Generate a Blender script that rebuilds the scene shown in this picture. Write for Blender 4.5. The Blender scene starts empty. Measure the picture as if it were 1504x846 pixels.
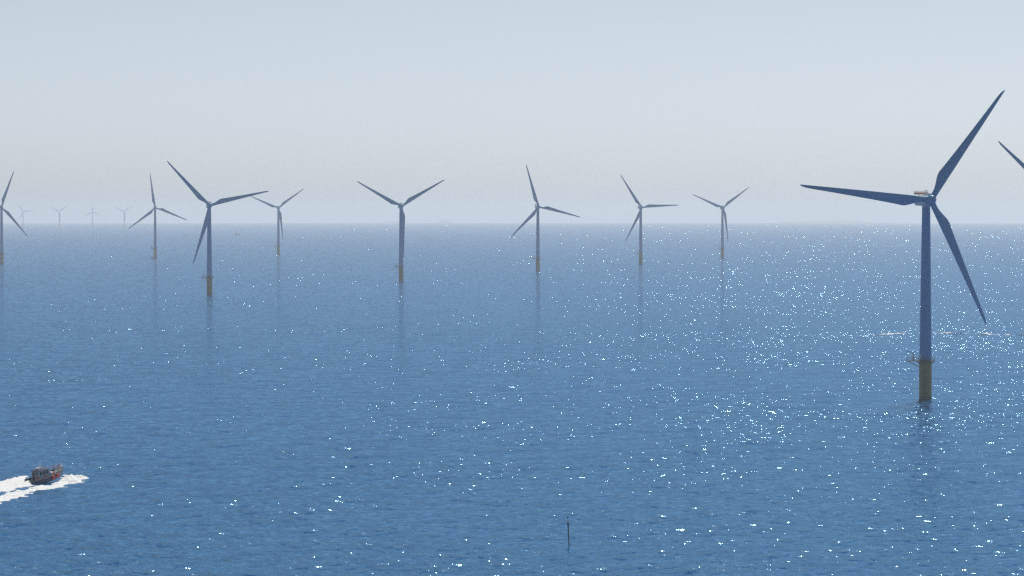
import bpy, bmesh, math, random
import numpy as np
from mathutils import Matrix, Vector

R = math.radians
rng = np.random.default_rng(11)
random.seed(5)
scene = bpy.context.scene
col = scene.collection

# ------------------------------------------------------------------ camera, sky, sun, exposure
FPX = 4000.0            # focal length in pixels of the 1504 px wide photograph
EYE_ROW = 307.0         # row of true eye level
CAM_H = 74.5            # metres above the sea
RE = 5.6e6              # effective earth radius on a hazy day
cam_d = bpy.data.cameras.new('camera')
cam = bpy.data.objects.new('camera', cam_d)
col.objects.link(cam)
cam_d.sensor_width = 36.0
cam_d.lens = FPX / 1504.0 * 36.0
cam_d.clip_start = 1.0
cam_d.clip_end = 200000.0
cam.location = (0, 0, CAM_H)
cam.rotation_euler = (R(90) - math.atan((423 - EYE_ROW) / FPX), 0, 0)
scene.camera = cam

SUN_AZ = 19.0           # degrees right of the view axis
SUN_EL = 58.0
SUN_STRENGTH = 3.5
SKY_STRENGTH = 0.102
world = bpy.data.worlds.new('World')
scene.world = world
world.use_nodes = True
wn = world.node_tree.nodes
wl = world.node_tree.links
wn.clear()
wo = wn.new('ShaderNodeOutputWorld')
wb = wn.new('ShaderNodeBackground')
sky = wn.new('ShaderNodeTexSky')
sky.sky_type = 'NISHITA'
sky.sun_disc = False
sky.sun_elevation = R(SUN_EL)
sky.sun_rotation = R(SUN_AZ)
sky.altitude = 0.0
sky.air_density = 0.42
sky.dust_density = 0.65
sky.ozone_density = 2.0
wb.inputs['Strength'].default_value = SKY_STRENGTH
hs = wn.new('ShaderNodeHueSaturation')      # hazy summer sky: paler than clear air
hs.inputs['Saturation'].default_value = 0.44
hs.inputs['Hue'].default_value = 0.478
wl.new(sky.outputs[0], hs.inputs['Color'])
wl.new(hs.outputs[0], wb.inputs[0])
wl.new(wb.outputs[0], wo.inputs[0])

sun_d = bpy.data.lights.new('sun', 'SUN')
sun_d.energy = SUN_STRENGTH
sun_d.angle = R(0.53)
sun_d.color = (1.0, 0.95, 0.88)
sun = bpy.data.objects.new('sun', sun_d)
col.objects.link(sun)
sv = Vector((math.sin(R(SUN_AZ)) * math.cos(R(SUN_EL)), math.cos(R(SUN_AZ)) * math.cos(R(SUN_EL)), math.sin(R(SUN_EL))))
sun.rotation_euler = sv.to_track_quat('Z', 'Y').to_euler()
sun.location = (0, 0, 300)

vs = scene.view_settings
vs.view_transform = 'Standard'
vs.look = 'None'
vs.gamma = 1.0
vs.exposure = 0.0
vs.use_curve_mapping = False
scene.render.engine = 'CYCLES'
scene.cycles.use_denoising = False
scene.cycles.use_adaptive_sampling = False
scene.cycles.filter_width = 1.4
scene.cycles.max_bounces = 6
scene.cycles.volume_bounces = 1
scene.cycles.sample_clamp_indirect = 4.0
scene.cycles.sample_clamp_direct = 70.0

# ------------------------------------------------------------------ helpers
def drop(x, y):
    return -(x * x + y * y) / (2 * RE)

def at(px, d):
    """point on the sea in photograph column px at distance d"""
    x = (px - 752.0) / FPX * d
    return x, d

def ground(px, py):
    """photograph pixel below the horizon -> point on the calm sea"""
    t = (py - EYE_ROW) / FPX
    d = CAM_H / t
    for _ in range(4):
        d = (CAM_H + d * d / (2 * RE)) / t
    return (px - 752.0) / FPX * d, d

def tag(o, label=None, cat=None, group=None, kind=None):
    if label: o['label'] = label
    if cat: o['category'] = cat
    if group: o['group'] = group
    if kind: o['kind'] = kind
    return o

def empty(name, loc, rz=0.0):
    o = bpy.data.objects.new(name, None)
    o.empty_display_size = 1.0
    o.location = loc
    o.rotation_euler = (0, 0, rz)
    col.objects.link(o)
    return o

def new_obj(name, me, parent=None, mw=None):
    o = bpy.data.objects.new(name, me)
    col.objects.link(o)
    if parent is not None:
        o.parent = parent
    if mw is not None:
        o.matrix_local = mw
    return o

class MB:
    def __init__(self):
        self.v = []
        self.f = []
        self.m = []
        self.mi = 0
    def add(self, vs_, fs_):
        b = len(self.v)
        self.v += [tuple(q) for q in vs_]
        for q in fs_:
            self.f.append([i + b for i in q])
            self.m.append(self.mi)
    def box(self, c, s, rot=None):
        x, y, z = s[0] / 2, s[1] / 2, s[2] / 2
        pts = [Vector((sx * x, sy * y, sz * z)) for sz in (-1, 1) for sy in (-1, 1) for sx in (-1, 1)]
        if rot is not None:
            pts = [rot @ p for p in pts]
        pts = [p + Vector(c) for p in pts]
        self.add(pts, [(0, 2, 3, 1), (4, 5, 7, 6), (0, 1, 5, 4), (2, 6, 7, 3), (0, 4, 6, 2), (1, 3, 7, 5)])
    def tube(self, a, b, ra, rb=None, n=8, caps=True):
        rb = ra if rb is None else rb
        a, b = Vector(a), Vector(b)
        q = (b - a).to_track_quat('Z', 'Y')
        pts = []
        for (c, r) in ((a, ra), (b, rb)):
            for k in range(n):
                t = 2 * math.pi * k / n
                pts.append(c + q @ Vector((r * math.cos(t), r * math.sin(t), 0)))
        fs_ = [(k, (k + 1) % n, n + (k + 1) % n, n + k) for k in range(n)]
        if caps:
            fs_ += [tuple(reversed(range(n))), tuple(range(n, 2 * n))]
        self.add(pts, fs_)
    def lathe(self, prof, n=32, axis='Z', capa=True, capb=True):
        pts = []
        for (r, z) in prof:
            for k in range(n):
                t = 2 * math.pi * k / n
                if axis == 'Z':
                    pts.append((r * math.cos(t), r * math.sin(t), z))
                else:                    # lathe round -Y
                    pts.append((r * math.cos(t), -z, r * math.sin(t)))
        m = len(prof)
        fs_ = [(j * n + k, j * n + (k + 1) % n, (j + 1) * n + (k + 1) % n, (j + 1) * n + k) for j in range(m - 1) for k in range(n)]
        if capa: fs_.append(tuple(reversed(range(n))))
        if capb: fs_.append(tuple(range((m - 1) * n, m * n)))
        self.add(pts, fs_)
    def loft(self, rings, closed=True, caps=True):
        n = len(rings[0])
        pts = [p for r in rings for p in r]
        fs_ = []
        for j in range(len(rings) - 1):
            for k in range(n if closed else n - 1):
                k2 = (k + 1) % n
                fs_.append((j * n + k, j * n + k2, (j + 1) * n + k2, (j + 1) * n + k))
        if caps:
            fs_.append(tuple(reversed(range(n))))
            fs_.append(tuple(range((len(rings) - 1) * n, len(rings) * n)))
        self.add(pts, fs_)
    def mesh(self, name, mats, smooth=True, angle=35, bevel=0.0):
        me = bpy.data.meshes.new(name)
        me.from_pydata(self.v, [], self.f)
        if not isinstance(mats, (list, tuple)):
            mats = [mats]
        for mt in mats:
            me.materials.append(mt)
        me.polygons.foreach_set('material_index', self.m)
        bm = bmesh.new()
        bm.from_mesh(me)
        bmesh.ops.recalc_face_normals(bm, faces=bm.faces)
        if bevel > 0:
            bmesh.ops.bevel(bm, geom=[e for e in bm.edges if len(e.link_faces) == 2 and e.calc_face_angle(0) > 0.6],
                            offset=bevel, segments=2, affect='EDGES', profile=0.6)
        for f in bm.faces:
            f.smooth = smooth
        for e in bm.edges:
            if len(e.link_faces) == 2 and e.calc_face_angle(0) > R(angle):
                e.smooth = False
        bm.to_mesh(me)
        bm.free()
        return me

# ------------------------------------------------------------------ materials
def mat(name, color, rough=0.5, metal=0.0, noise=0.0, nscale=1.0, spec=0.5, stretch=(1, 1, 1), dark=0.6):
    m = bpy.data.materials.new(name)
    m.use_nodes = True
    nt = m.node_tree
    p = nt.nodes['Principled BSDF']
    p.inputs['Roughness'].default_value = rough
    p.inputs['Metallic'].default_value = metal
    p.inputs['Specular IOR Level'].default_value = spec
    p.inputs['Base Color'].default_value = (*color, 1)
    if noise > 0:
        tc = nt.nodes.new('ShaderNodeTexCoord')
        mp = nt.nodes.new('ShaderNodeMapping')
        mp.inputs['Scale'].default_value = stretch
        nz = nt.nodes.new('ShaderNodeTexNoise')
        nz.inputs['Scale'].default_value = nscale
        nz.inputs['Detail'].default_value = 5
        rp = nt.nodes.new('ShaderNodeMapRange')
        rp.inputs[1].default_value = 0.35
        rp.inputs[2].default_value = 0.75
        mx = nt.nodes.new('ShaderNodeMix')
        mx.data_type = 'RGBA'
        mx.inputs[6].default_value = (*color, 1)
        mx.inputs[7].default_value = (*[c * dark for c in color], 1)
        ml = nt.nodes.new('ShaderNodeMath')
        ml.operation = 'MULTIPLY'
        ml.inputs[1].default_value = noise
        nt.links.new(tc.outputs['Object'], mp.inputs[0])
        nt.links.new(mp.outputs[0], nz.inputs['Vector'])
        nt.links.new(nz.outputs[0], rp.inputs[0])
        nt.links.new(rp.outputs[0], ml.inputs[0])
        nt.links.new(ml.outputs[0], mx.inputs[0])
        nt.links.new(mx.outputs[2], p.inputs['Base Color'])
    return m

PAINT = (0.010, 0.185, 0.43)
M = {}
M['paint'] = mat('turbine_paint', PAINT, 0.45, noise=0.35, nscale=0.35, stretch=(1, 1, 0.15), dark=0.8)
M['blade'] = mat('blade_paint', PAINT, 0.35, noise=0.25, nscale=0.25, dark=0.8)
M['nacelle'] = mat('nacelle_paint', (0.34, 0.42, 0.52), 0.45, noise=0.3, nscale=0.6, dark=0.8)
M['roof_sunlit'] = mat('nacelle_roof_sunlit', (0.75, 0.76, 0.76), 0.5, noise=0.2, nscale=0.6, dark=0.85)  # sunlight on the nacelle top, put into a whiter base colour
M['yellow'] = mat('foundation_yellow', (0.165, 0.165, 0.062), 0.55, noise=0.8, nscale=0.9, stretch=(1.6, 1.6, 0.12), dark=0.55)
M['growth'] = mat('marine_growth', (0.05, 0.055, 0.04), 0.8, noise=0.8, nscale=1.5, dark=0.5)
M['steel'] = mat('dark_steel', (0.05, 0.05, 0.055), 0.55, metal=0.3, noise=0.5, nscale=1.0)
M['rail'] = mat('rail_olive', (0.09, 0.085, 0.06), 0.5)
M['hoist'] = mat('hoist_platform_red', (0.55, 0.17, 0.07), 0.55, noise=0.5, nscale=1.5)
M['glass'] = mat('dark_glass', (0.02, 0.025, 0.03), 0.06)
M['navy'] = mat('navy_hull', (0.004, 0.016, 0.075), 0.5, noise=0.5, nscale=1.5)
M['cabin'] = mat('cabin_grey', (0.20, 0.27, 0.36), 0.4, noise=0.4, nscale=2.0, dark=0.7)
M['black'] = mat('black_rubber', (0.015, 0.015, 0.017), 0.6)
M['deck'] = mat('deck_grey', (0.20, 0.23, 0.24), 0.7, noise=0.6, nscale=3.0)
M['white'] = mat('white_paint', (0.75, 0.75, 0.74), 0.4)
M['red'] = mat('red_jacket', (0.70, 0.03, 0.06), 0.7, noise=0.4, nscale=6.0)
M['ring'] = mat('life_ring_red', (0.60, 0.05, 0.03), 0.5)
M['trouser'] = mat('dark_trousers', (0.03, 0.035, 0.05), 0.8)
M['skin'] = mat('skin', (0.45, 0.27, 0.19), 0.55)
M['hair'] = mat('dark_hair', (0.03, 0.02, 0.015), 0.6)
M['hill'] = mat('hill_green', (0.10, 0.12, 0.07), 0.9, noise=0.7, nscale=0.01)
M['buoy'] = mat('weathered_spar', (0.035, 0.04, 0.045), 0.6, noise=0.6, nscale=2.0)

# ------------------------------------------------------------------ sea: waves on a curved sheet
NW = 150
SKEW = 0.8
STEEP = 0.255                                        # waves break before they get steeper
lam = np.exp(np.linspace(math.log(0.8), math.log(34.0), NW)) * rng.uniform(0.96, 1.04, NW)
wind = R(90 + 11)                                   # the wind blows away from the camera
wdir = wind + rng.normal(0, 1, NW) * np.where(lam > 3.2, R(36), R(50))
wph = rng.uniform(0, 2 * math.pi, NW)
kk = 2 * math.pi / lam
kx = kk * np.cos(wdir)
ky = kk * np.sin(wdir)
MSS = 0.034
weight = (0.8 * lam ** -0.45 + 1.0 * np.exp(-np.log(lam / 4.2) ** 2 / 0.25)) * np.where(lam < 18, 1.0, (18 / lam) ** 2)
s_amp = np.sqrt(2 * MSS * weight / weight.sum())    # slope amplitude of each component
a_amp = s_amp / kk
# gusts: broad patches of rougher and calmer water
NG = 26
gl = np.exp(rng.uniform(math.log(45), math.log(700), NG))
gd = rng.uniform(0, 2 * math.pi, NG)
gp = rng.uniform(0, 2 * math.pi, NG)
ga = (gl / 700) ** 0.25

def gust(x, y):
    g = np.zeros_like(x)
    for l, d, p, a in zip(gl, gd, gp, ga):
        g += a * np.sin(2 * math.pi / l * (math.cos(d) * x + math.sin(d) * y) + p)
    g /= math.sqrt((ga ** 2).sum() / 2)
    return np.clip(1.0 + 0.13 * g, 0.5, 1.5)

def lull(x, y):
    """calmer ripples in a broad patch close in"""
    return 0.64 + 0.36 * np.clip((np.hypot(x, y - 450) - 150) / 600, 0, 1)

def waves(x, y, spacing=None):
    """height carried by the mesh, and the full slope"""
    h = np.zeros_like(x)
    sx = np.zeros_like(x)
    sy = np.zeros_like(x)
    for i in range(NW):
        ph = (kx[i] * x + ky[i] * y + wph[i]).astype(np.float32)
        c = np.cos(ph) * s_amp[i]
        sx += c * math.cos(wdir[i])
        sy += c * math.sin(wdir[i])
        if spacing is None:
            h += np.sin(ph) * a_amp[i]
        else:
            w = np.clip(lam[i] / (2.4 * spacing) - 0.6, 0, 1)
            if w.max() > 0:
                h += w * np.sin(ph) * a_amp[i]
    # wave fronts are steeper than their backs
    sy = sy + SKEW * np.abs(sy)
    sy = np.where(sy > 0, STEEP * np.tanh(sy / STEEP), sy)
    g = gust(x, y)
    gs = g * (0.7 + 0.3 * lull(x, y))
    return h * g, sx * gs, sy * gs

def sea_height(x, y):
    x = np.atleast_1d(np.asarray(x, float))
    y = np.atleast_1d(np.asarray(y, float))
    h, _, _ = waves(x, y, np.full_like(x, 1.0))
    return h + drop(x, y)

def build_sea():
    # columns: fine across the view, coarse round the rest of the compass
    half = R(12.6)
    ncol = 1340
    fine = np.linspace(-half, half, ncol)
    step = fine[1] - fine[0]
    side = []
    a = half
    while a < math.pi - 0.06:
        step = min(step * 1.16, 0.08)
        a += step
        side.append(a)
    side = np.array(side) * (math.pi - 0.04) / side[-1]
    side = np.maximum.accumulate(np.maximum(side, half + 1e-4))
    az = np.concatenate([-side[::-1], fine, side])
    # rows: even steps of depression angle
    t = np.linspace(FPX * CAM_H / 470.0, FPX * CAM_H / 12500.0, 680)
    rows = np.concatenate([[4, 40, 120, 220, 320, 400, 440], FPX * CAM_H / t, np.geomspace(13000, 41000, 46)])
    A, Rr = np.meshgrid(az, rows)
    x = (Rr * np.sin(A)).ravel()
    y = (Rr * np.cos(A)).ravel()
    sp = np.gradient(rows)
    sp2 = np.gradient(az)
    SP = np.maximum(*np.meshgrid(sp2, sp)[::-1]) if False else np.maximum(np.repeat(sp[:, None], len(az), 1), Rr * sp2[None, :]).ravel()
    h, sx, sy = waves(x, y, SP)
    z = h + drop(x, y)
    n = np.stack([-sx + 0 * x, -sy + 0 * x, np.ones_like(x)], 1)
    n /= np.linalg.norm(n, axis=1)[:, None]
    nr, nc = len(rows), len(az)
    co = np.stack([x, y, z], 1).astype(np.float32)
    idx = np.arange(nr * nc).reshape(nr, nc)
    q = np.stack([idx[:-1, :-1], idx[:-1, 1:], idx[1:, 1:], idx[1:, :-1]], -1).reshape(-1, 4)
    # close the compass behind the camera and the middle
    seam = np.stack([idx[:-1, -1], idx[:-1, 0], idx[1:, 0], idx[1:, -1]], -1)
    q = np.concatenate([q, seam])[:, ::-1]
    me = bpy.data.meshes.new('sea')
    nf = len(q)
    me.vertices.add(len(co))
    me.vertices.foreach_set('co', co.ravel())
    me.loops.add(nf * 4)
    me.loops.foreach_set('vertex_index', q.ravel().astype(np.int32))
    me.polygons.add(nf)
    me.polygons.foreach_set('loop_start', np.arange(0, nf * 4, 4, dtype=np.int32))
    me.polygons.foreach_set('use_smooth', np.ones(nf, dtype=bool))
    at_ = me.attributes.new('wave_normal', 'FLOAT_VECTOR', 'POINT')
    at_.data.foreach_set('vector', n.astype(np.float32).ravel())
    ag = me.attributes.new('gust', 'FLOAT', 'POINT')
    ag.data.foreach_set('value', (gust(x, y) * lull(x, y)).astype(np.float32))
    me.update()
    me.validate()
    return me

def water_material():
    m = bpy.data.materials.new('sea_water')
    m.use_nodes = True
    nt = m.node_tree
    N, L = nt.nodes, nt.links
    N.clear()
    out = N.new('ShaderNodeOutputMaterial')
    a = N.new('ShaderNodeAttribute')
    a.attribute_name = 'wave_normal'
    # ripples finer than the mesh
    tc = N.new('ShaderNodeTexCoord')
    nz = N.new('ShaderNodeTexNoise')
    nz.noise_dimensions = '2D'
    nz.inputs['Scale'].default_value = 2.8
    nz.inputs['Detail'].default_value = 1.0
    sub = N.new('ShaderNodeVectorMath'); sub.operation = 'SUBTRACT'
    sub.inputs[1].default_value = (0.5, 0.5, 0.5)
    mul = N.new('ShaderNodeVectorMath'); mul.operation = 'MULTIPLY'
    mul.inputs[1].default_value = (RIPPLE * 0.6, RIPPLE, 0)
    add = N.new('ShaderNodeVectorMath'); add.operation = 'ADD'
    nrm = N.new('ShaderNodeVectorMath'); nrm.operation = 'NORMALIZE'
    L.new(tc.outputs['Object'], nz.inputs['Vector'])
    L.new(nz.outputs['Color'], sub.inputs[0])
    L.new(sub.outputs[0], mul.inputs[0])
    L.new(a.outputs['Vector'], add.inputs[0])
    ag = N.new('ShaderNodeAttribute')
    ag.attribute_name = 'gust'
    sc_ = N.new('ShaderNodeVectorMath'); sc_.operation = 'SCALE'
    L.new(mul.outputs[0], sc_.inputs[0])
    L.new(ag.outputs['Fac'], sc_.inputs['Scale'])
    # short-crested wavelets, a few metres long
    mp = N.new('ShaderNodeMapping')
    mp.inputs['Scale'].default_value = (0.30, 0.62, 1)
    n2 = N.new('ShaderNodeTexNoise')
    n2.noise_dimensions = '2D'
    n2.inputs['Scale'].default_value = 1.0
    n2.inputs['Detail'].default_value = 1.0
    s2 = N.new('ShaderNodeVectorMath'); s2.operation = 'SUBTRACT'
    s2.inputs[1].default_value = (0.5, 0.5, 0.5)
    m2 = N.new('ShaderNodeVectorMath'); m2.operation = 'MULTIPLY'
    m2.inputs[1].default_value = (WAVELET * 0.4, WAVELET, 0)
    a2 = N.new('ShaderNodeVectorMath'); a2.operation = 'ADD'
    L.new(tc.outputs['Object'], mp.inputs[0])
    L.new(mp.outputs[0], n2.inputs['Vector'])
    L.new(n2.outputs['Color'], s2.inputs[0])
    L.new(s2.outputs[0], m2.inputs[0])
    L.new(sc_.outputs[0], a2.inputs[0])
    L.new(m2.outputs[0], a2.inputs[1])
    L.new(a2.outputs[0], add.inputs[1])
    L.new(add.outputs[0], nrm.inputs[0])
    df = N.new('ShaderNodeBsdfDiffuse')
    df.inputs['Color'].default_value = WATER
    gl_ = N.new('ShaderNodeBsdfGlossy')
    gl_.inputs['Color'].default_value = REFLECT
    gl_.inputs['Roughness'].default_value = 0.075
    fr = N.new('ShaderNodeFresnel')
    fr.inputs['IOR'].default_value = 1.34
    mn = N.new('ShaderNodeMath'); mn.operation = 'MINIMUM'
    mn.inputs[1].default_value = 0.75
    mx = N.new('ShaderNodeMixShader')
    L.new(nrm.outputs[0], gl_.inputs['Normal'])
    L.new(nrm.outputs[0], df.inputs['Normal'])
    L.new(nrm.outputs[0], fr.inputs['Normal'])
    L.new(fr.outputs[0], mn.inputs[0])
    L.new(mn.outputs[0], mx.inputs[0])
    L.new(df.outputs[0], mx.inputs[1])
    L.new(gl_.outputs[0], mx.inputs[2])
    L.new(mx.outputs[0], out.inputs['Surface'])
    return m

RIPPLE = 0.92
WAVELET = 0.82
WATER = (0.001, 0.128, 0.345, 1)
REFLECT = (0.265, 0.475, 0.71, 1)
M['sea'] = water_material()
sea_me = build_sea()
sea_me.materials.append(M['sea'])
sea = tag(new_obj('sea', sea_me), kind='structure')

# ------------------------------------------------------------------ haze
hz_mb = MB()
HB, HT = -156.0, 140.0
hz_mb.box((0, 0, (HB + HT) / 2), (92000, 92000, HT - HB))
hm = bpy.data.materials.new('haze')
hm.use_nodes = True
hm.node_tree.nodes.clear()
ho = hm.node_tree.nodes.new('ShaderNodeOutputMaterial')
hv = hm.node_tree.nodes.new('ShaderNodeVolumePrincipled')
hv.inputs['Color'].default_value = (0.985, 0.99, 0.99, 1)
hv.inputs['Density'].default_value = 7.8e-5
hv.inputs['Anisotropy'].default_value = 0.35
hm.node_tree.links.new(hv.outputs[0], ho.inputs['Volume'])
haze = tag(new_obj('haze', hz_mb.mesh('haze', hm, smooth=False)), kind='stuff')

# ------------------------------------------------------------------ far land, faint on the horizon
def hill(px, width_px, d, height, seed):
    x0, y0 = at(px, d)
    w = width_px / FPX * d
    rg = np.random.default_rng(seed)
    nx, ny = 60, 12
    ph = rg.uniform(0, 6.28, 8)
    vs_, fs_ = [], []
    for j in range(ny + 1):
        v = j / ny * 2 - 1
        for i in range(nx + 1):
            u = i / nx * 2 - 1
            e = max(0.0, (1 - u * u)) ** 1.1 * max(0.0, 1 - v * v)
            n = 0.62 + 0.38 * sum(math.sin(u * (2 + 2.3 * k) + v * k + ph[k]) / (k + 1) for k in range(8)) / 1.6
            x, y = x0 + u * w / 2, y0 + v * w * 0.9
            vs_.append((x, y, drop(x, y) - 1.5 + (height + 1.5) * e * max(0.15, n)))
    for j in range(ny):
        for i in range(nx):
            a = j * (nx + 1) + i
            fs_.append((a, a + 1, a + nx + 2, a + nx + 1))
    mb = MB()
    mb.add(vs_, fs_)
    return tag(new_obj('distant_hill', mb.mesh('distant_hill', M['hill'])), kind='structure')

hill(584, 46, 31000, 46, 1)
hill(655, 30, 31000, 50, 2)
hill(1205, 190, 31000, 40, 3)

# ------------------------------------------------------------------ wind turbine meshes
HUB_H = 78.0
ROT_R = 53.5
PLAT_Z = 15.2

def blade_mesh():
    rings = []
    n = 20
    st = [1.2, 2.0, 3.2, 4.6, 6.2, 8.0, 9.6, 11.2, 13.2, 16, 19, 22, 26, 30, 34, 38, 42, 45.5, 48.5, 50.8, 52.3, 53.1, 53.5]
    for r in st:
        if r < 11.2:
            u = max(0.0, (r - 3.2) / 8.0)
            s = u * u * (3 - 2 * u)
            chord = 2.3 + (4.4 - 2.3) * s
            thick = 2.3 + (1.45 - 2.3) * s
            rnd = 1 - s
        else:
            u = (r - 11.2) / (53.5 - 11.2)
            chord = 4.4 + (0.95 - 4.4) * u ** 0.86
            if r > 50: chord *= max(0.16, math.sqrt(max(0.0, 1 - ((r - 50) / 3.55) ** 2)))
            thick = chord * (0.33 - 0.17 * min(1, u * 1.6))
            rnd = 0.0
        le = 1.15 - 0.85 * (r / 53.5)
        tw = R(11.0 * max(0.0, 1 - r / 46.0) ** 1.4 + 1.0)
        ring = []
        for k in range(n):
            t = 2 * math.pi * k / n
            xc = 0.5 + 0.5 * math.cos(t)               # 1 = leading edge
            cx = 1 - xc
            yt = 5 * 0.5 * (0.2969 * math.sqrt(max(cx, 0)) - 0.126 * cx - 0.3516 * cx ** 2 + 0.2843 * cx ** 3 - 0.1036 * cx ** 4) * 2
            ya = (yt if math.sin(t) >= 0 else -yt * 0.75) * thick
            yc = 0.5 * math.sin(t) * thick
            y = rnd * yc + (1 - rnd) * ya
            x = le - cx * chord
            x2 = x * math.cos(tw) + y * math.sin(tw)
            y2 = -x * math.sin(tw) + y * math.cos(tw)
            ring.append((x2, y2, r))
        rings.append(ring)
    mb = MB()
    mb.loft(rings)
    return mb.mesh('blade', M['blade'], angle=50)

def tower_mesh():
    mb = MB()
    prof = []
    z0, z1 = PLAT_Z + 0.1, HUB_H - 2.1
    for j in range(13):
        u = j / 12
        r = 2.42 + (1.58 - 2.42) * u
        z = z0 + (z1 - z0) * u
        prof.append((r, z))
        if j in (4, 8):                                # flange rings between the tower sections
            prof += [(r + 0.05, z + 0.02), (r + 0.05, z + 0.22), (r - 0.004, z + 0.24)]
    mb.lathe(prof, 40)
    return mb.mesh('tower', M['paint'], angle=60)

def foundation_mesh():
    mb = MB()
    mb.mi = 1
    mb.lathe([(2.42, -9), (2.44, 1.1)], 40, capb=False)
    mb.mi = 0
    mb.lathe([(2.46, 1.1), (2.46, PLAT_Z - 0.45), (2.62, PLAT_Z - 0.4), (2.62, PLAT_Z - 0.1)], 40, capa=False)
    return mb.mesh('transition_piece', [M['yellow'], M['growth']], angle=60)

def platform_mesh():
    mb = MB()
    n = 32
    ring = []
    for z in (PLAT_Z - 0.3, PLAT_Z):
        ring.append([(3.75 * math.cos(2 * math.pi * k / n), 3.75 * math.sin(2 * math.pi * k / n), z) for k in range(n)])
    mb.loft(ring)
    mb.box((-5.3, 0, PLAT_Z - 0.163), (3.7, 3.0, 0.3))          # lay-down deck
    for y in (-1.2, 1.2):
        mb.tube((-6.9, y, PLAT_Z - 0.3), (-2.5, y, PLAT_Z - 2.6), 0.11)
    for k in range(8):
        t = 2 * math.pi * (k + 0.5) / 8
        mb.tube((3.5 * math.cos(t), 3.5 * math.sin(t), PLAT_Z - 0.3), (2.45 * math.cos(t), 2.45 * math.sin(t), PLAT_Z - 1.5), 0.09, n=6)
    return mb.mesh('work_platform', M['steel'])

def railing_mesh():
    mb = MB()
    path = []
    for k in range(29):
        t = R(-155 + 310 * k / 28)
        path.append((3.68 * math.cos(t), 3.68 * math.sin(t)))
    path += [(-5.2, 1.44), (-7.05, 1.44), (-7.05, 0), (-7.05, -1.44), (-5.2, -1.44), path[0]]
    for i in range(len(path) - 1):
        a, b = path[i], path[i + 1]
        for h in (0.55, 1.15):
            mb.tube((*a, PLAT_Z + h), (*b, PLAT_Z + h), 0.04, n=5, caps=False)
        if i % 2 == 0 or i > 27:
            mb.tube((*a, PLAT_Z), (*a, PLAT_Z + 1.15), 0.045, n=5, caps=False)
    return mb.mesh('railing', M['rail'])

def davit_mesh():
    mb = MB()
    mb.tube((-4.6, 0.7, PLAT_Z), (-4.6, 0.7, PLAT_Z + 3.0), 0.16, 0.13)
    mb.tube((-4.6, 0.7, PLAT_Z + 2.9), (-7.2, -0.2, PLAT_Z + 3.7), 0.12, 0.07)
    mb.tube((-4.6, 0.7, PLAT_Z + 1.6), (-5.7, 0.3, PLAT_Z + 3.2), 0.06)
    mb.tube((-7.1, -0.2, PLAT_Z + 3.65), (-7.1, -0.2, PLAT_Z + 1.9), 0.03, n=5)
    mb.box((-4.6, 0.95, PLAT_Z + 0.9), (0.5, 0.35, 0.6))
    return mb.mesh('davit_crane', M['rail'])

def landing_mesh():
    mb = MB()
    for x in (-0.85, 0.85):
        mb.tube((x, -3.55, -2.5), (x, -3.55, PLAT_Z - 4), 0.2, n=10)
        for z in (1.5, 5.0, 8.5, PLAT_Z - 4.2):
            mb.tube((x, -3.55, z), (x * 0.8, -2.3, z), 0.12, n=6)
    for x in (-0.28, 0.28):
        mb.tube((x, -3.05, -1.5), (x, -3.05, PLAT_Z - 0.3), 0.05, n=6)
    z = -1.2
    while z < PLAT_Z - 0.5:
        mb.tube((-0.28, -3.05, z), (0.28, -3.05, z), 0.03, n=5, caps=False)
        z += 0.6
    return mb.mesh('boat_landing', M['yellow'])

def door_mesh():
    mb = MB()
    mb.box((0, -2.43, PLAT_Z + 1.25), (0.95, 0.16, 2.1))
    return mb.mesh('door', M['nacelle'], bevel=0.04)

def nacelle_mesh():
    mb = MB()
    rings = []
    for (y, w, zb, zt) in ((-3.3, 1.55, -1.6, 1.55), (-2.9, 1.85, -1.9, 1.8), (-1.0, 1.95, -2.05, 1.95), (4.0, 2.0, -2.1, 2.0), (7.4, 2.0, -2.0, 2.0), (8.6, 1.85, -1.55, 1.85), (8.9, 1.6, -1.3, 1.6)):
        c = 0.45
        ring = []
        for (sx, z, dx, dz) in ((1, zb, 0, 1), (1, zt, 0, -1), (-1, zt, 0, -1), (-1, zb, 0, 1)):
            if dz > 0 and sx > 0: ring += [(w - c, y, zb), (w - c * 0.3, y, zb + c * 0.3), (w, y, zb + c)]
            elif dz < 0 and sx > 0: ring += [(w, y, zt - c), (w - c * 0.3, y, zt - c * 0.3), (w - c, y, zt)]
            elif dz < 0: ring += [(-w + c, y, zt), (-w + c * 0.3, y, zt - c * 0.3), (-w, y, zt - c)]
            else: ring += [(-w, y, zb + c), (-w + c * 0.3, y, zb + c * 0.3), (-w + c, y, zb)]
        rings.append(ring)
    mb.loft(rings)
    mb.lathe([(1.66, -2.55), (1.72, -2.3), (1.72, -1.9)], 32)   # yaw ring
    return mb.mesh('nacelle', M['nacelle'], angle=40)

def hatch_mesh():
    mb = MB()
    mb.box((0, 1.2, 2.06), (2.9, 6.6, 0.14))
    return mb.mesh('roof_cover', M['roof_sunlit'], bevel=0.03)

def hoist_mesh():
    mb = MB()
    mb.box((0, 5.9, 2.45), (4.3, 4.6, 0.16))
    for x in (-1.7, 1.7):
        for y in (4.0, 7.8):
            mb.tube((x, y, 1.8), (x, y, 2.4), 0.1, n=6)
    return mb.mesh('hoist_platform', M['hoist'])

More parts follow.
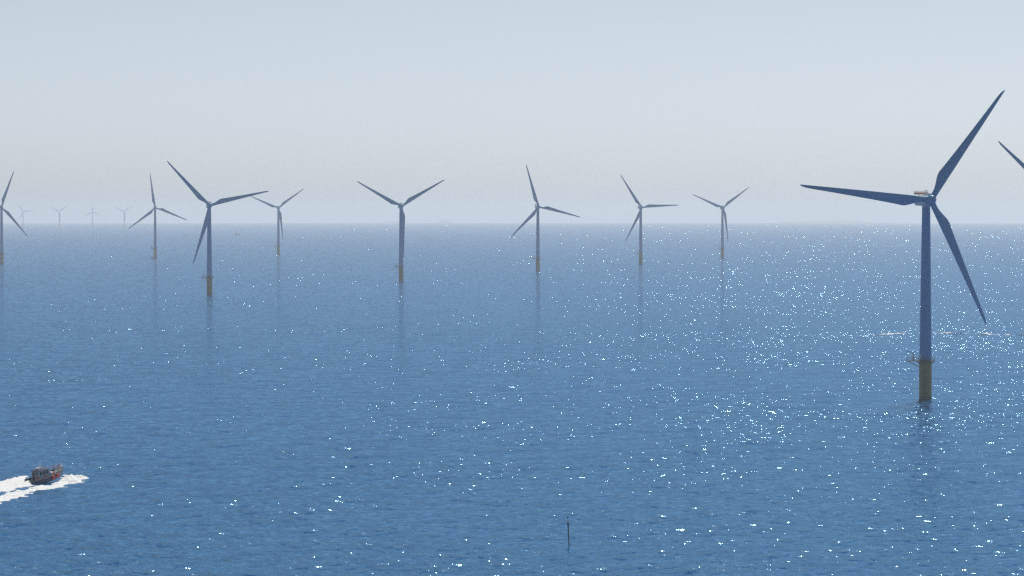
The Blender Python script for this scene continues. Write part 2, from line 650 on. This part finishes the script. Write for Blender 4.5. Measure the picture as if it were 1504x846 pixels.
def hoist_rail_mesh():
    mb = MB()
    ps = [(-2.1, 3.65), (-2.1, 5.9), (-2.1, 8.15), (0, 8.15), (2.1, 8.15), (2.1, 5.9), (2.1, 3.65), (0, 3.65), (-2.1, 3.65)]
    for a, b in zip(ps, ps[1:]):
        mb.tube((*a, 2.5), (*a, 3.7), 0.06, n=5)
        for h in (3.05, 3.65):
            mb.tube((*a, h), (*b, h), 0.05, n=5)
        m_ = ((a[0] + b[0]) / 2, (a[1] + b[1]) / 2)
        mb.tube((*m_, 2.5), (*m_, 3.7), 0.05, n=5)
        d_ = Vector((b[0] - a[0], b[1] - a[1], 0))
        mb.box((m_[0], m_[1], 2.86), (abs(d_.x) + 0.04 if abs(d_.x) > 0.1 else 0.04, abs(d_.y) + 0.04 if abs(d_.y) > 0.1 else 0.04, 0.55))
    return mb.mesh('safety_rail', M['hoist'])

def vane_mesh():
    mb = MB()
    mb.tube((0.9, 2.6, 2.0), (0.9, 2.6, 4.3), 0.06, n=6)
    mb.tube((0.4, 2.6, 3.7), (1.4, 2.6, 3.7), 0.04, n=5)
    mb.tube((0.4, 2.6, 3.7), (0.4, 2.6, 4.1), 0.1, n=6)
    mb.box((1.4, 2.75, 3.95), (0.04, 0.6, 0.3))
    return mb.mesh('wind_sensor_mast', M['steel'])

def cooler_mesh():
    mb = MB()
    mb.box((0, -1.6, 2.35), (2.2, 0.7, 0.9))
    return mb.mesh('cooler_box', M['roof_sunlit'], bevel=0.06)

def light_mesh():
    mb = MB()
    mb.lathe([(0.14, 2.0), (0.16, 2.5), (0.2, 2.52), (0.2, 2.8), (0.1, 2.95)], 10)
    return mb.mesh('warning_light', M['ring'])

def hub_mesh():
    mb = MB()
    prof = [(1.65, -1.75), (1.78, -1.7), (1.86, -0.6), (1.86, 0.8), (1.74, 1.5), (1.46, 2.1), (1.02, 2.55), (0.5, 2.8), (0.08, 2.88)]
    mb.lathe(prof, 28, axis='Y')
    for k in range(3):
        t = 2 * math.pi * k / 3
        d = Vector((math.sin(t), 0, math.cos(t)))
        mb.tube(d * 1.1, d * 2.05, 1.24, n=24)
    return mb.mesh('hub', M['blade'], angle=40)

TM = {'blade': blade_mesh(), 'tower': tower_mesh(), 'transition_piece': foundation_mesh(), 'work_platform': platform_mesh(),
      'railing': railing_mesh(), 'davit_crane': davit_mesh(), 'boat_landing': landing_mesh(), 'door': door_mesh(),
      'nacelle': nacelle_mesh(), 'roof_cover': hatch_mesh(), 'hoist_platform': hoist_mesh(), 'safety_rail': hoist_rail_mesh(),
      'wind_sensor_mast': vane_mesh(), 'cooler_box': cooler_mesh(), 'warning_light': light_mesh(), 'hub': hub_mesh()}
OVERHANG = 5.2
TILT = R(4.0)

def turbine(px, d, angle, label, yaw=11.5, far=False, dz=0.0):
    x, y = at(px, d)
    root = empty('wind_turbine', (x, y, drop(x, y) + dz))
    tag(root, label, 'wind turbine', 'wind turbines standing in the sea')
    I = Matrix.Identity(4)
    tp = new_obj('transition_piece', TM['transition_piece'], root)
    tp['label'] = 'yellow foundation pile between the sea and the work platform'
    tw = new_obj('tower', TM['tower'], root)
    if not far:
        new_obj('boat_landing', TM['boat_landing'], tp, Matrix.Rotation(R(-15), 4, 'Z'))
        new_obj('door', TM['door'], tw, Matrix.Rotation(R(-60), 4, 'Z'))
    pf = new_obj('work_platform', TM['work_platform'], root)
    if not far:
        new_obj('railing', TM['railing'], pf)
        new_obj('davit_crane', TM['davit_crane'], pf)
    nm = Matrix.Translation((0, 0, HUB_H)) @ Matrix.Rotation(R(yaw), 4, 'Z')
    nac = new_obj('nacelle', TM['nacelle'], root, nm)
    if not far:
        for k in ('roof_cover', 'cooler_box', 'wind_sensor_mast', 'warning_light'):
            o = new_obj(k, TM[k], nac)
        new_obj('hoist_platform', TM['hoist_platform'], nac)
        new_obj('safety_rail', TM['safety_rail'], nac)
    rm = nm @ Matrix.Translation((0, -OVERHANG, 0.25)) @ Matrix.Rotation(-TILT, 4, 'X') @ Matrix.Rotation(R(90 - angle), 4, 'Y')
    new_obj('hub', TM['hub'], root, rm)
    for k in range(3):
        new_obj('blade', TM['blade'], root, rm @ Matrix.Rotation(R(-120 * k), 4, 'Y'))
    return root

def dist(h_px):
    return FPX * HUB_H / h_px

turbine(1360, dist(292), 54, 'nearest and largest wind turbine, standing in the sea at far right with red-brown nacelle platform')
turbine(307.5, dist(131), 13.5, 'second-largest full wind turbine, in the left of the picture, one blade pointing upper left')
turbine(589, dist(110), 31, 'wind turbine with two blades raised in a V, its third hanging along the tower')
turbine(790, dist(94), 106, 'wind turbine at picture centre with one blade nearly upright and one reaching right')
turbine(941, dist(83.3), 3, 'wind turbine right of centre with one blade pointing level to the right')
turbine(1061, dist(73.6), 37, 'small V-bladed wind turbine closest to the left of the nearest big turbine')
turbine(409, dist(69), 37, 'small V-bladed wind turbine just right of the second-largest turbine, partly behind its blade tip')
turbine(228, dist(74), 98, 'wind turbine left of the second-largest one, one thin blade straight up')
turbine(2.5, dist(83), 71, 'wind turbine cut by the left picture edge, tower right at the edge')
turbine(1559, 1570, 138.5, 'wind turbine outside the right edge with only one blade tip in the picture')
turbine(34, 13600, 4, 'very faint hazy turbine on the horizon, leftmost of four far ones, blade level right', far=True, dz=1)
turbine(87.3, 13300, 35, 'very faint hazy turbine on the horizon, second from left of four far ones', far=True, dz=1)
turbine(136, 14300, 90, 'very faint hazy turbine on the horizon with one blade straight up', far=True, dz=1)
turbine(182.5, 13500, 35, 'very faint hazy turbine on the horizon, rightmost of four far ones', far=True, dz=1)

# ------------------------------------------------------------------ foam
def vnoise(x, y, seed, scale):
    """smooth value noise"""
    rg = np.random.default_rng(seed)
    tab = rg.random((64, 64))
    u, v = x / scale, y / scale
    i, j = np.floor(u).astype(int), np.floor(v).astype(int)
    fu, fv = u - i, v - j
    fu, fv = fu * fu * (3 - 2 * fu), fv * fv * (3 - 2 * fv)
    g = lambda a, b: tab[a % 64, b % 64]
    return (g(i, j) * (1 - fu) + g(i + 1, j) * fu) * (1 - fv) + (g(i, j + 1) * (1 - fu) + g(i + 1, j + 1) * fu) * fv

def poly_sd(x, y, poly):
    """signed distance to a polygon, positive inside"""
    p = np.array(poly)
    d = np.full(x.shape, 1e9)
    ins = np.zeros(x.shape, bool)
    for k in range(len(p)):
        (ax, ay), (bx, by) = p[k], p[(k + 1) % len(p)]
        ex, ey = bx - ax, by - ay
        t = np.clip(((x - ax) * ex + (y - ay) * ey) / (ex * ex + ey * ey), 0, 1)
        d = np.minimum(d, np.hypot(x - ax - t * ex, y - ay - t * ey))
        c = ((ay > y) != (by > y)) & (x < (bx - ax) * (y - ay) / (by - ay + 1e-12) + ax)
        ins ^= c
    return np.where(ins, d, -d)

M['foam'] = mat('sea_foam', (0.80, 0.82, 0.83), 0.7, noise=0.5, nscale=1.2, dark=0.8)

def foam_sheet(name, polys, step, edge, thr, lump, seed, streak=0.0, heading=0.0):
    allp = np.concatenate([np.array(p[0]) for p in polys])
    x0, y0 = allp.min(0) - 2
    x1, y1 = allp.max(0) + 2
    X, Y = np.meshgrid(np.arange(x0, x1, step[0]), np.arange(y0, y1, step[1]))
    ch, sh = math.cos(heading), math.sin(heading)
    U, V = X * ch + Y * sh, -X * sh + Y * ch              # along and across the wake
    nz = 0.5 * vnoise(U / 3.0, V, seed, 0.9) + 0.3 * vnoise(U, V, seed + 1, 0.45) + 0.2 * vnoise(U / 2.0, V, seed + 2, 2.2)
    h = np.full(X.shape, -1.0)
    for (p, top, dens) in polys:
        sd = poly_sd(X, Y, p)
        k = np.clip((sd + edge * 0.35) / edge, 0, 1)
        val = k * dens + (nz - 0.5) * 2.2 * (1 - 0.45 * k)
        hh = np.where(val > thr, 0.03 + top * np.clip(sd / (edge * 1.6), 0, 1) * (0.25 + 1.5 * nz ** 1.5) + lump * nz * (val - thr), -1)
        h = np.maximum(h, np.where(sd > -edge * 0.4, hh, -1))
    z = sea_height(X.ravel(), Y.ravel()).reshape(X.shape)
    keep = h > 0
    zz = z + np.where(keep, h, -0.06)
    ny, nx = X.shape
    idx = np.arange(nx * ny).reshape(ny, nx)
    cell = (keep[:-1, :-1].astype(int) + keep[1:, :-1] + keep[:-1, 1:] + keep[1:, 1:]) >= 2
    q = np.stack([idx[:-1, :-1], idx[:-1, 1:], idx[1:, 1:], idx[1:, :-1]], -1)[cell]
    used, inv = np.unique(q, return_inverse=True)
    me = bpy.data.meshes.new(name)
    me.from_pydata(np.stack([X.ravel(), Y.ravel(), zz.ravel()], 1)[used].tolist(), [], inv.reshape(-1, 4).tolist())
    me.polygons.foreach_set('use_smooth', np.ones(len(me.polygons), bool))
    me.materials.append(M['foam'])
    return tag(new_obj(name, me), kind='stuff')

G = lambda pts: [ground(*p) for p in pts]
BOAT_HEAD = R(55)
wake_polys = [
    (G([(36, 701), (0, 707), (-60, 720), (-60, 737), (0, 722), (30, 717), (48, 716), (46, 709)]), 0.18, 0.84),
    (G([(57, 715), (36, 719), (0, 728), (-60, 746), (-60, 766), (0, 739), (27, 733), (51, 722), (71, 719), (94, 716), (92, 714)]), 0.16, 0.88),
    (G([(70, 715), (92, 716), (94, 712), (112, 709), (129, 704), (118, 702), (107, 700), (94, 700), (87, 706)]), 0.8, 0.95),
]
foam_sheet('boat_wake', wake_polys, (0.16, 0.34), 1.9, 0.36, 0.5, 3, heading=BOAT_HEAD)
streak = [(1266, 494.5), (1300, 490.6), (1345, 488.6), (1400, 488.8), (1450, 490.6), (1508, 491.4),
          (1508, 492.2), (1450, 491.4), (1400, 489.7), (1345, 489.6), (1300, 491.6)]
foam_sheet('wake_streak', [(G(streak), 0.02, 0.34)], (0.45, 1.1), 2.6, 0.36, 0.3, 9)

# ------------------------------------------------------------------ work boat
def boat_meshes():
    B = {}
    st = [(-5.5, 1.75, 1.15, 1.58, 0.15, -0.30), (-3.6, 1.86, 1.15, 1.68, 0.15, -0.42), (-1.2, 1.92, 1.22, 1.70, 0.18, -0.45), (1.4, 1.86, 1.40, 1.52, 0.30, -0.45),
          (3.2, 1.60, 1.62, 1.15, 0.48, -0.36), (4.6, 1.10, 1.88, 0.66, 0.80, -0.10), (5.6, 0.48, 2.08, 0.24, 1.15, 0.45), (6.1, 0.10, 2.18, 0.06, 1.70, 1.30)]
    rings, dk = [], []
    for (x, b, sh, cb, cz, kz) in st:
        d = max(sh - (0.62 if x < 1 else 0.45 if x < 3 else 0.28), 0.35)
        bi = max(b - 0.12, 0.03)
        rings.append([(x, b, sh), (x, cb, cz), (x, 0, kz), (x, -cb, cz), (x, -b, sh), (x, -bi, sh), (x, -bi, d), (x, bi, d), (x, bi, sh)])
        dk.append((x, bi * 0.99, d + 0.01))
    mb = MB(); mb.loft(rings)
    B['hull'] = mb.mesh('hull', M['navy'], angle=28)
    mb = MB()
    mb.add([(x, y, z) for (x, y, z) in dk] + [(x, -y, z) for (x, y, z) in dk], [(k, k + 1, len(dk) + k + 1, len(dk) + k) for k in range(len(dk) - 1)])
    B['deck'] = mb.mesh('deck', M['deck'])
    mb = MB()
    for sgn in (1, -1):
        for a, b in zip(st, st[1:]):
            mb.tube((a[0], sgn * (a[1] + 0.03), a[2] - 0.12), (b[0], sgn * (b[1] + 0.03), b[2] - 0.12), 0.10, n=8)
    mb.tube((-5.55, 1.75, 1.03), (-5.55, -1.75, 1.03), 0.10)
    B['fender'] = mb.mesh('fender', M['black'])
    # wheelhouse
    def ring(z, x0, x1, w):
        return [(x0, -w, z), (x1 - 0.25, -w, z), (x1, -w * 0.7, z), (x1, w * 0.7, z), (x1 - 0.25, w, z), (x0, w, z)]
    mb = MB()
    mb.loft([ring(0.55, -3.7, 0.9, 1.38), ring(1.75, -3.65, 0.8, 1.34), ring(2.75, -3.55, 0.15, 1.24)])
    B['wheelhouse'] = mb.mesh('wheelhouse', M['cabin'], angle=25, bevel=0.04)
    mb = MB()
    mb.loft([ring(2.74, -3.85, 0.45, 1.40), ring(2.92, -3.8, 0.4, 1.36)])
    B['roof'] = mb.mesh('roof', M['navy'], angle=25, bevel=0.03)
    wins = []
    for sgn in (1, -1):
        for (xa, xb) in ((-3.3, -2.35), (-2.15, -1.2), (-1.0, -0.25)):
            m_ = MB()
            y0, y1 = sgn * 1.345, sgn * 1.262
            m_.add([(xa, y0, 1.8), (xb, y0, 1.8), (xb, y1, 2.58), (xa, y1, 2.58), (xa, y0 - sgn * 0.05, 1.8), (xb, y0 - sgn * 0.05, 1.8), (xb, y1 - sgn * 0.05, 2.58), (xa, y1 - sgn * 0.05, 2.58)],
                   [(0, 1, 2, 3), (7, 6, 5, 4), (0, 4, 5, 1), (1, 5, 6, 2), (2, 6, 7, 3), (3, 7, 4, 0)])
            wins.append(m_.mesh('window', M['glass'], smooth=False))
    for (ya, yb) in ((-0.85, -0.32), (-0.25, 0.25), (0.32, 0.85)):
        m_ = MB()
        m_.add([(0.79, ya, 1.85), (0.79, yb, 1.85), (0.33, yb, 2.58), (0.33, ya, 2.58), (0.72, ya, 1.82), (0.72, yb, 1.82), (0.26, yb, 2.55), (0.26, ya, 2.55)],
               [(0, 1, 2, 3), (7, 6, 5, 4), (0, 4, 5, 1), (1, 5, 6, 2), (2, 6, 7, 3), (3, 7, 4, 0)])
        wins.append(m_.mesh('window', M['glass'], smooth=False))
    m_ = MB(); m_.box((-3.62, -0.65, 2.15), (0.08, 0.8, 0.75)); wins.append(m_.mesh('window', M['glass'], bevel=0.02))
    B['windows'] = wins
    mb = MB(); mb.box((-3.71, 0.45, 1.55), (0.08, 0.75, 1.85)); B['cabin_door'] = mb.mesh('cabin_door', M['black'], bevel=0.02)
    mb = MB()
    mb.tube((-1.6, 0, 2.9), (-1.75, 0, 4.6), 0.07, 0.04)
    for z, w in ((3.6, 0.7), (4.2, 0.45)):
        mb.tube((-1.68, -w, z), (-1.68, w, z), 0.035, n=6)
    for y in (-0.95, 0.95):
        mb.tube((-2.9, y, 2.9), (-3.3, y, 5.0), 0.025, 0.012, n=6)
    B['mast'] = mb.mesh('mast', M['white'])
    mb = MB(); mb.box((-1.45, 0, 3.25), (0.22, 1.25, 0.14)); mb.tube((-1.45, 0, 2.9), (-1.45, 0, 3.2), 0.16, n=12)
    B['radar'] = mb.mesh('radar', M['white'], bevel=0.03)
    mb = MB(); mb.lathe([(0.05, -0.62), (0.28, -0.55), (0.3, -0.1), (0.32, 0.0), (0.3, 0.1), (0.28, 0.55), (0.05, 0.62)], 14)
    B['raft_canister'] = mb.mesh('raft_canister', M['white'])
    mb = MB()
    pts = []
    n, k = 20, 8
    for i in range(n):
        for j in range(k):
            a, b = 2 * math.pi * i / n, 2 * math.pi * j / k
            pts.append(((0.33 + 0.09 * math.cos(b)) * math.cos(a), 0.09 * math.sin(b), (0.33 + 0.09 * math.cos(b)) * math.sin(a)))
    mb.add(pts, [(i * k + j, ((i + 1) % n) * k + j, ((i + 1) % n) * k + (j + 1) % k, i * k + (j + 1) % k) for i in range(n) for j in range(k)])
    B['life_ring'] = mb.mesh('life_ring', M['ring'])
    mb = MB()
    for sgn in (1, -1):
        path = [(1.6, sgn * 1.75, 1.45), (3.2, sgn * 1.5, 1.66), (4.6, sgn * 1.02, 1.9), (5.7, sgn * 0.35, 2.1)]
        for a, b in zip(path, path[1:]):
            for hgt in (0.45, 0.85):
                mb.tube((a[0], a[1], a[2] + hgt), (b[0], b[1], b[2] + hgt), 0.03, n=6)
        for a in path:
            mb.tube(a, (a[0], a[1], a[2] + 0.85), 0.03, n=6)
    mb.tube((5.7, 0.35, 2.95), (5.7, -0.35, 2.95), 0.03, n=6)
    B['bow_rail'] = mb.mesh('bow_rail', M['white'])
    mb = MB()
    mb.lathe([(0.02, -0.5), (0.30, -0.42), (0.36, 0), (0.30, 0.42), (0.02, 0.5)], 12)
    B['side_fender'] = mb.mesh('side_fender', M['ring'])
    mb = MB(); mb.box((2.3, 0.25, 1.2), (0.9, 1.3, 0.75)); B['equipment_locker'] = mb.mesh('equipment_locker', M['white'], bevel=0.05)
    return B

BM = boat_meshes()
sx_, sy_ = ground(44.5, 712)
bx_, by_ = sx_ + 5.5 * math.cos(BOAT_HEAD), sy_ + 5.5 * math.sin(BOAT_HEAD)
boat = empty('work_boat', (bx_, by_, drop(bx_, by_) + 0.55))
boat.scale = (1.1, 1.1, 1.2)
boat.rotation_euler = (R(2), R(-6.5), BOAT_HEAD)
tag(boat, 'small navy work boat with grey wheelhouse speeding along, trailing white wake at lower left', 'boat')
for k in ('hull', 'wheelhouse', 'deck', 'fender', 'bow_rail', 'equipment_locker'):
    o = new_obj(k, BM[k], boat)
    if k == 'hull':
        hull = o
    if k == 'wheelhouse':
        house = o
roof_o = new_obj('roof', BM['roof'], house)
new_obj('cabin_door', BM['cabin_door'], house)
for w_ in BM['windows']:
    new_obj('window', w_, house)
new_obj('mast', BM['mast'], boat)
new_obj('radar', BM['radar'], boat)
new_obj('raft_canister', BM['raft_canister'], boat, Matrix.Translation((-2.6, 0.0, 3.24)) @ Matrix.Rotation(R(90), 4, 'X'))
for (x, y, z, r) in ((-1.6, -1.46, 1.35, 3), (-3.82, -1.0, 1.35, 90)):
    o = new_obj('life_ring', BM['life_ring'], boat, Matrix.Translation((x, y, z)) @ Matrix.Rotation(R(r), 4, 'Z'))
    o['label'] = 'red life ring'
for (x, y, z) in ((0.6, -2.12, 0.75), (2.2, -1.98, 0.95)):
    o = new_obj('side_fender', BM['side_fender'], hull, Matrix.Translation((x, y, z)))
    o['label'] = 'red hanging side fender'

# ------------------------------------------------------------------ people aboard
def person_mesh(pose, jacket):
    V, E, Rd = [], [], []
    def v(p, r, parent=None):
        V.append(p); Rd.append(r)
        if parent is not None:
            E.append((parent, len(V) - 1))
        return len(V) - 1
    crouch = pose == 'crouch'
    ph = 0.50 if crouch else 0.95
    lean = 0.18 if crouch else 0.05
    pel = v((0, 0, ph), 0.145)
    wa = v((lean * 0.4, 0, ph + 0.22), 0.135, pel)
    ch = v((lean, 0, ph + 0.45), 0.165, wa)
    nk = v((lean * 1.15, 0, ph + 0.60), 0.065, ch)
    hd = v((lean * 1.3 + 0.01, 0, ph + 0.70), 0.095, nk)
    v((lean * 1.4, 0, ph + 0.83), 0.085, hd)
    for s_ in (1, -1):
        hip = v((0, s_ * 0.10, ph - 0.06), 0.10, pel)
        if crouch:
            kn = v((0.38, s_ * 0.16, 0.46), 0.070, hip)
            an = v((0.08, s_ * 0.15, 0.09), 0.048, kn)
            v((0.27, s_ * 0.17, 0.05), 0.042, an)
        else:
            kn = v((0.06, s_ * 0.13, 0.50), 0.070, hip)
            an = v((-0.02, s_ * 0.14, 0.09), 0.048, kn)
            v((0.17, s_ * 0.16, 0.05), 0.042, an)
        shl = v((lean, s_ * 0.20, ph + 0.49), 0.075, ch)
        el = v((lean + 0.10, s_ * 0.29, ph + 0.23), 0.052, shl)
        wr = v((lean + 0.34, s_ * 0.22, ph + 0.20), 0.036, el)
        pm = v((lean + 0.42, s_ * 0.21, ph + 0.21), 0.034, wr)
        for k, (dy, ln) in enumerate(((-0.030, 0.070), (-0.010, 0.080), (0.010, 0.075), (0.030, 0.060))):
            f1 = v((lean + 0.46, s_ * 0.21 + dy, ph + 0.21), 0.009, pm)
            v((lean + 0.46 + ln * 0.6, s_ * 0.21 + dy, ph + 0.21 - ln * 0.7), 0.008, f1)
        v((lean + 0.44, s_ * (0.21 - 0.055), ph + 0.18), 0.009, pm)
    me = bpy.data.meshes.new('person_rig')
    me.from_pydata(V, E, [])
    o = bpy.data.objects.new('person_rig', me)
    col.objects.link(o)
    md = o.modifiers.new('Skin', 'SKIN')
    me.skin_vertices[0].data[0].use_root = True
    for i, r in enumerate(Rd):
        me.skin_vertices[0].data[i].radius = (r, r)
        if i: me.skin_vertices[0].data[i].use_root = False
    o.modifiers.new('Subdivision', 'SUBSURF').levels = 1
    dg = bpy.context.evaluated_depsgraph_get()
    out = bpy.data.meshes.new_from_object(o.evaluated_get(dg))
    bpy.data.objects.remove(o)
    out.name = 'person'
    out.materials.clear()
    for m_ in (jacket, M['trouser'], M['skin']):
        out.materials.append(m_)
    for p in out.polygons:
        c = p.center
        p.use_smooth = True
        if c.z > ph + 0.60 or c.x > lean + 0.36 and c.z > ph + 0.05 and abs(c.y) > 0.1 and c.z < ph + 0.3:
            p.material_index = 2
        elif c.z < ph + 0.02 or (crouch and c.x > 0.14 and c.z < ph + 0.02):
            p.material_index = 1
        else:
            p.material_index = 0
    # nose, ears and eyes
    bm = bmesh.new(); bm.from_mesh(out)
    hx, hz = lean * 1.35, ph + 0.76
    for (x, y, z, r, mi) in ((hx + 0.10, 0, hz - 0.02, 0.018, 2), (hx, 0.095, hz - 0.01, 0.022, 2), (hx, -0.095, hz - 0.01, 0.022, 2), (hx + 0.085, 0.035, hz + 0.01, 0.012, 1), (hx + 0.085, -0.035, hz + 0.01, 0.012, 1), (hx + 0.09, 0, hz - 0.06, 0.014, 1)):
        g = bmesh.ops.create_icosphere(bm, subdivisions=1, radius=r, matrix=Matrix.Translation((x, y, z)))
        for f in {f for q in g['verts'] for f in q.link_faces}:
            f.material_index = mi
    bm.to_mesh(out); bm.free()
    return out, (hx, 0, hz)

def cap_mesh(c, mt, name):
    bm = bmesh.new()
    bmesh.ops.create_uvsphere(bm, u_segments=14, v_segments=9, radius=0.115)
    bmesh.ops.delete(bm, geom=[q for q in bm.verts if q.co.z < -0.02 and q.co.x > -0.03], context='VERTS')
    for q in bm.verts:
        q.co = Vector((q.co.x * 1.02 - 0.01, q.co.y * 0.95, q.co.z + 0.02)) + Vector(c)
    me = bpy.data.meshes.new(name)
    bm.to_mesh(me); bm.free()
    for p in me.polygons: p.use_smooth = True
    me.materials.append(mt)
    return me

bpy.context.view_layer.update()
BW = boat.matrix_world.copy()
M['jacket2'] = mat('pink_red_jacket', (0.62, 0.12, 0.14), 0.7, noise=0.4, nscale=6.0)
for (lx, ly, lz, rz, pose, jk, label) in (
        (4.2, -0.40, 1.54, 10, 'stand', M['red'], 'person in red jacket standing foremost at the bow of the navy boat'),
        (3.35, 0.40, 1.36, -30, 'stand', M['jacket2'], 'person in faded red jacket standing behind the foremost one on the boat'),
        (3.5, -0.85, 1.40, -50, 'stand', M['red'], 'person in red jacket at the starboard bow rail, nearest the camera of those standing'),
        (1.5, -1.25, 0.97, -80, 'crouch', M['red'], 'person in red jacket crouching at the boat side beside the wheelhouse')):
    me_, hc = person_mesh(pose, jk)
    p_ = new_obj('person', me_)
    q = BW @ Vector((lx, ly, lz))
    p_.location = q
    p_.rotation_euler = (R(1), R(-5), BOAT_HEAD + R(rz))
    tag(p_, label, 'person', 'people aboard the navy boat')
    new_obj('hair', cap_mesh(hc, M['hair'], 'hair'), p_)

# ------------------------------------------------------------------ spar marker in the foreground
mx_, my_ = ground(836, 804)
mz = drop(mx_, my_)
spar = empty('spar_buoy', (mx_, my_, mz))
spar.rotation_euler = (R(1.5), R(-2.5), 0)
tag(spar, 'slim dark spar buoy standing upright in the water at bottom centre', 'buoy')
mb = MB(); mb.lathe([(0.08, -4.0), (0.11, -0.5), (0.12, 2.2), (0.14, 2.3), (0.14, 4.5), (0.19, 4.8), (0.19, 5.35), (0.08, 5.45)], 14)
new_obj('spar', mb.mesh('spar', M['buoy']), spar)
mb = MB(); mb.tube((0, 0, 5.4), (0, 0, 6.5), 0.025, n=8)
new_obj('staff', mb.mesh('staff', M['buoy']), spar)
mb = MB(); mb.lathe([(0.03, 6.2), (0.14, 6.34), (0.17, 6.45), (0.14, 6.56), (0.03, 6.7)], 12)
new_obj('topmark', mb.mesh('topmark', M['black']), spar)

# ------------------------------------------------------------------ far vessel and the launch by a turbine
def far_vessel(px, py, length, rz, label):
    x, y = ground(px, py)
    root = empty('motor_vessel', (x, y, drop(x, y)), rz)
    tag(root, label, 'boat')
    L_ = length
    rings = []
    for (u, b, sh) in ((-0.5, 0.8, 0.10), (-0.2, 1.0, 0.10), (0.15, 1.0, 0.115), (0.35, 0.65, 0.14), (0.5, 0.05, 0.17)):
        w = b * L_ * 0.13
        rings.append([(u * L_, w, sh * L_), (u * L_ * 0.96, w * 0.7, -0.05 * L_), (u * L_ * 0.96, -w * 0.7, -0.05 * L_), (u * L_, -w, sh * L_)])
    mb = MB(); mb.loft(rings)
    new_obj('hull', mb.mesh('hull', M['navy'], angle=30), root)
    mb = MB()
    mb.box((-0.12 * L_, 0, 0.155 * L_), (0.36 * L_, 0.17 * L_, 0.11 * L_))
    mb.box((-0.06 * L_, 0, 0.235 * L_), (0.18 * L_, 0.14 * L_, 0.06 * L_))
    new_obj('wheelhouse', mb.mesh('wheelhouse', M['cabin'], bevel=0.05), root)
    mb = MB(); mb.tube((-0.1 * L_, 0, 0.26 * L_), (-0.12 * L_, 0, 0.45 * L_), 0.008 * L_)
    new_obj('mast', mb.mesh('mast', M['steel']), root)
    return root

far_vessel(348, 344.8, 20, 0.15, 'tiny dark vessel far out near the horizon between two turbines')
far_vessel(224.5, 379.3, 9, 0.1, 'tiny dark launch lying at the foot of the left-hand thin-bladed turbine')
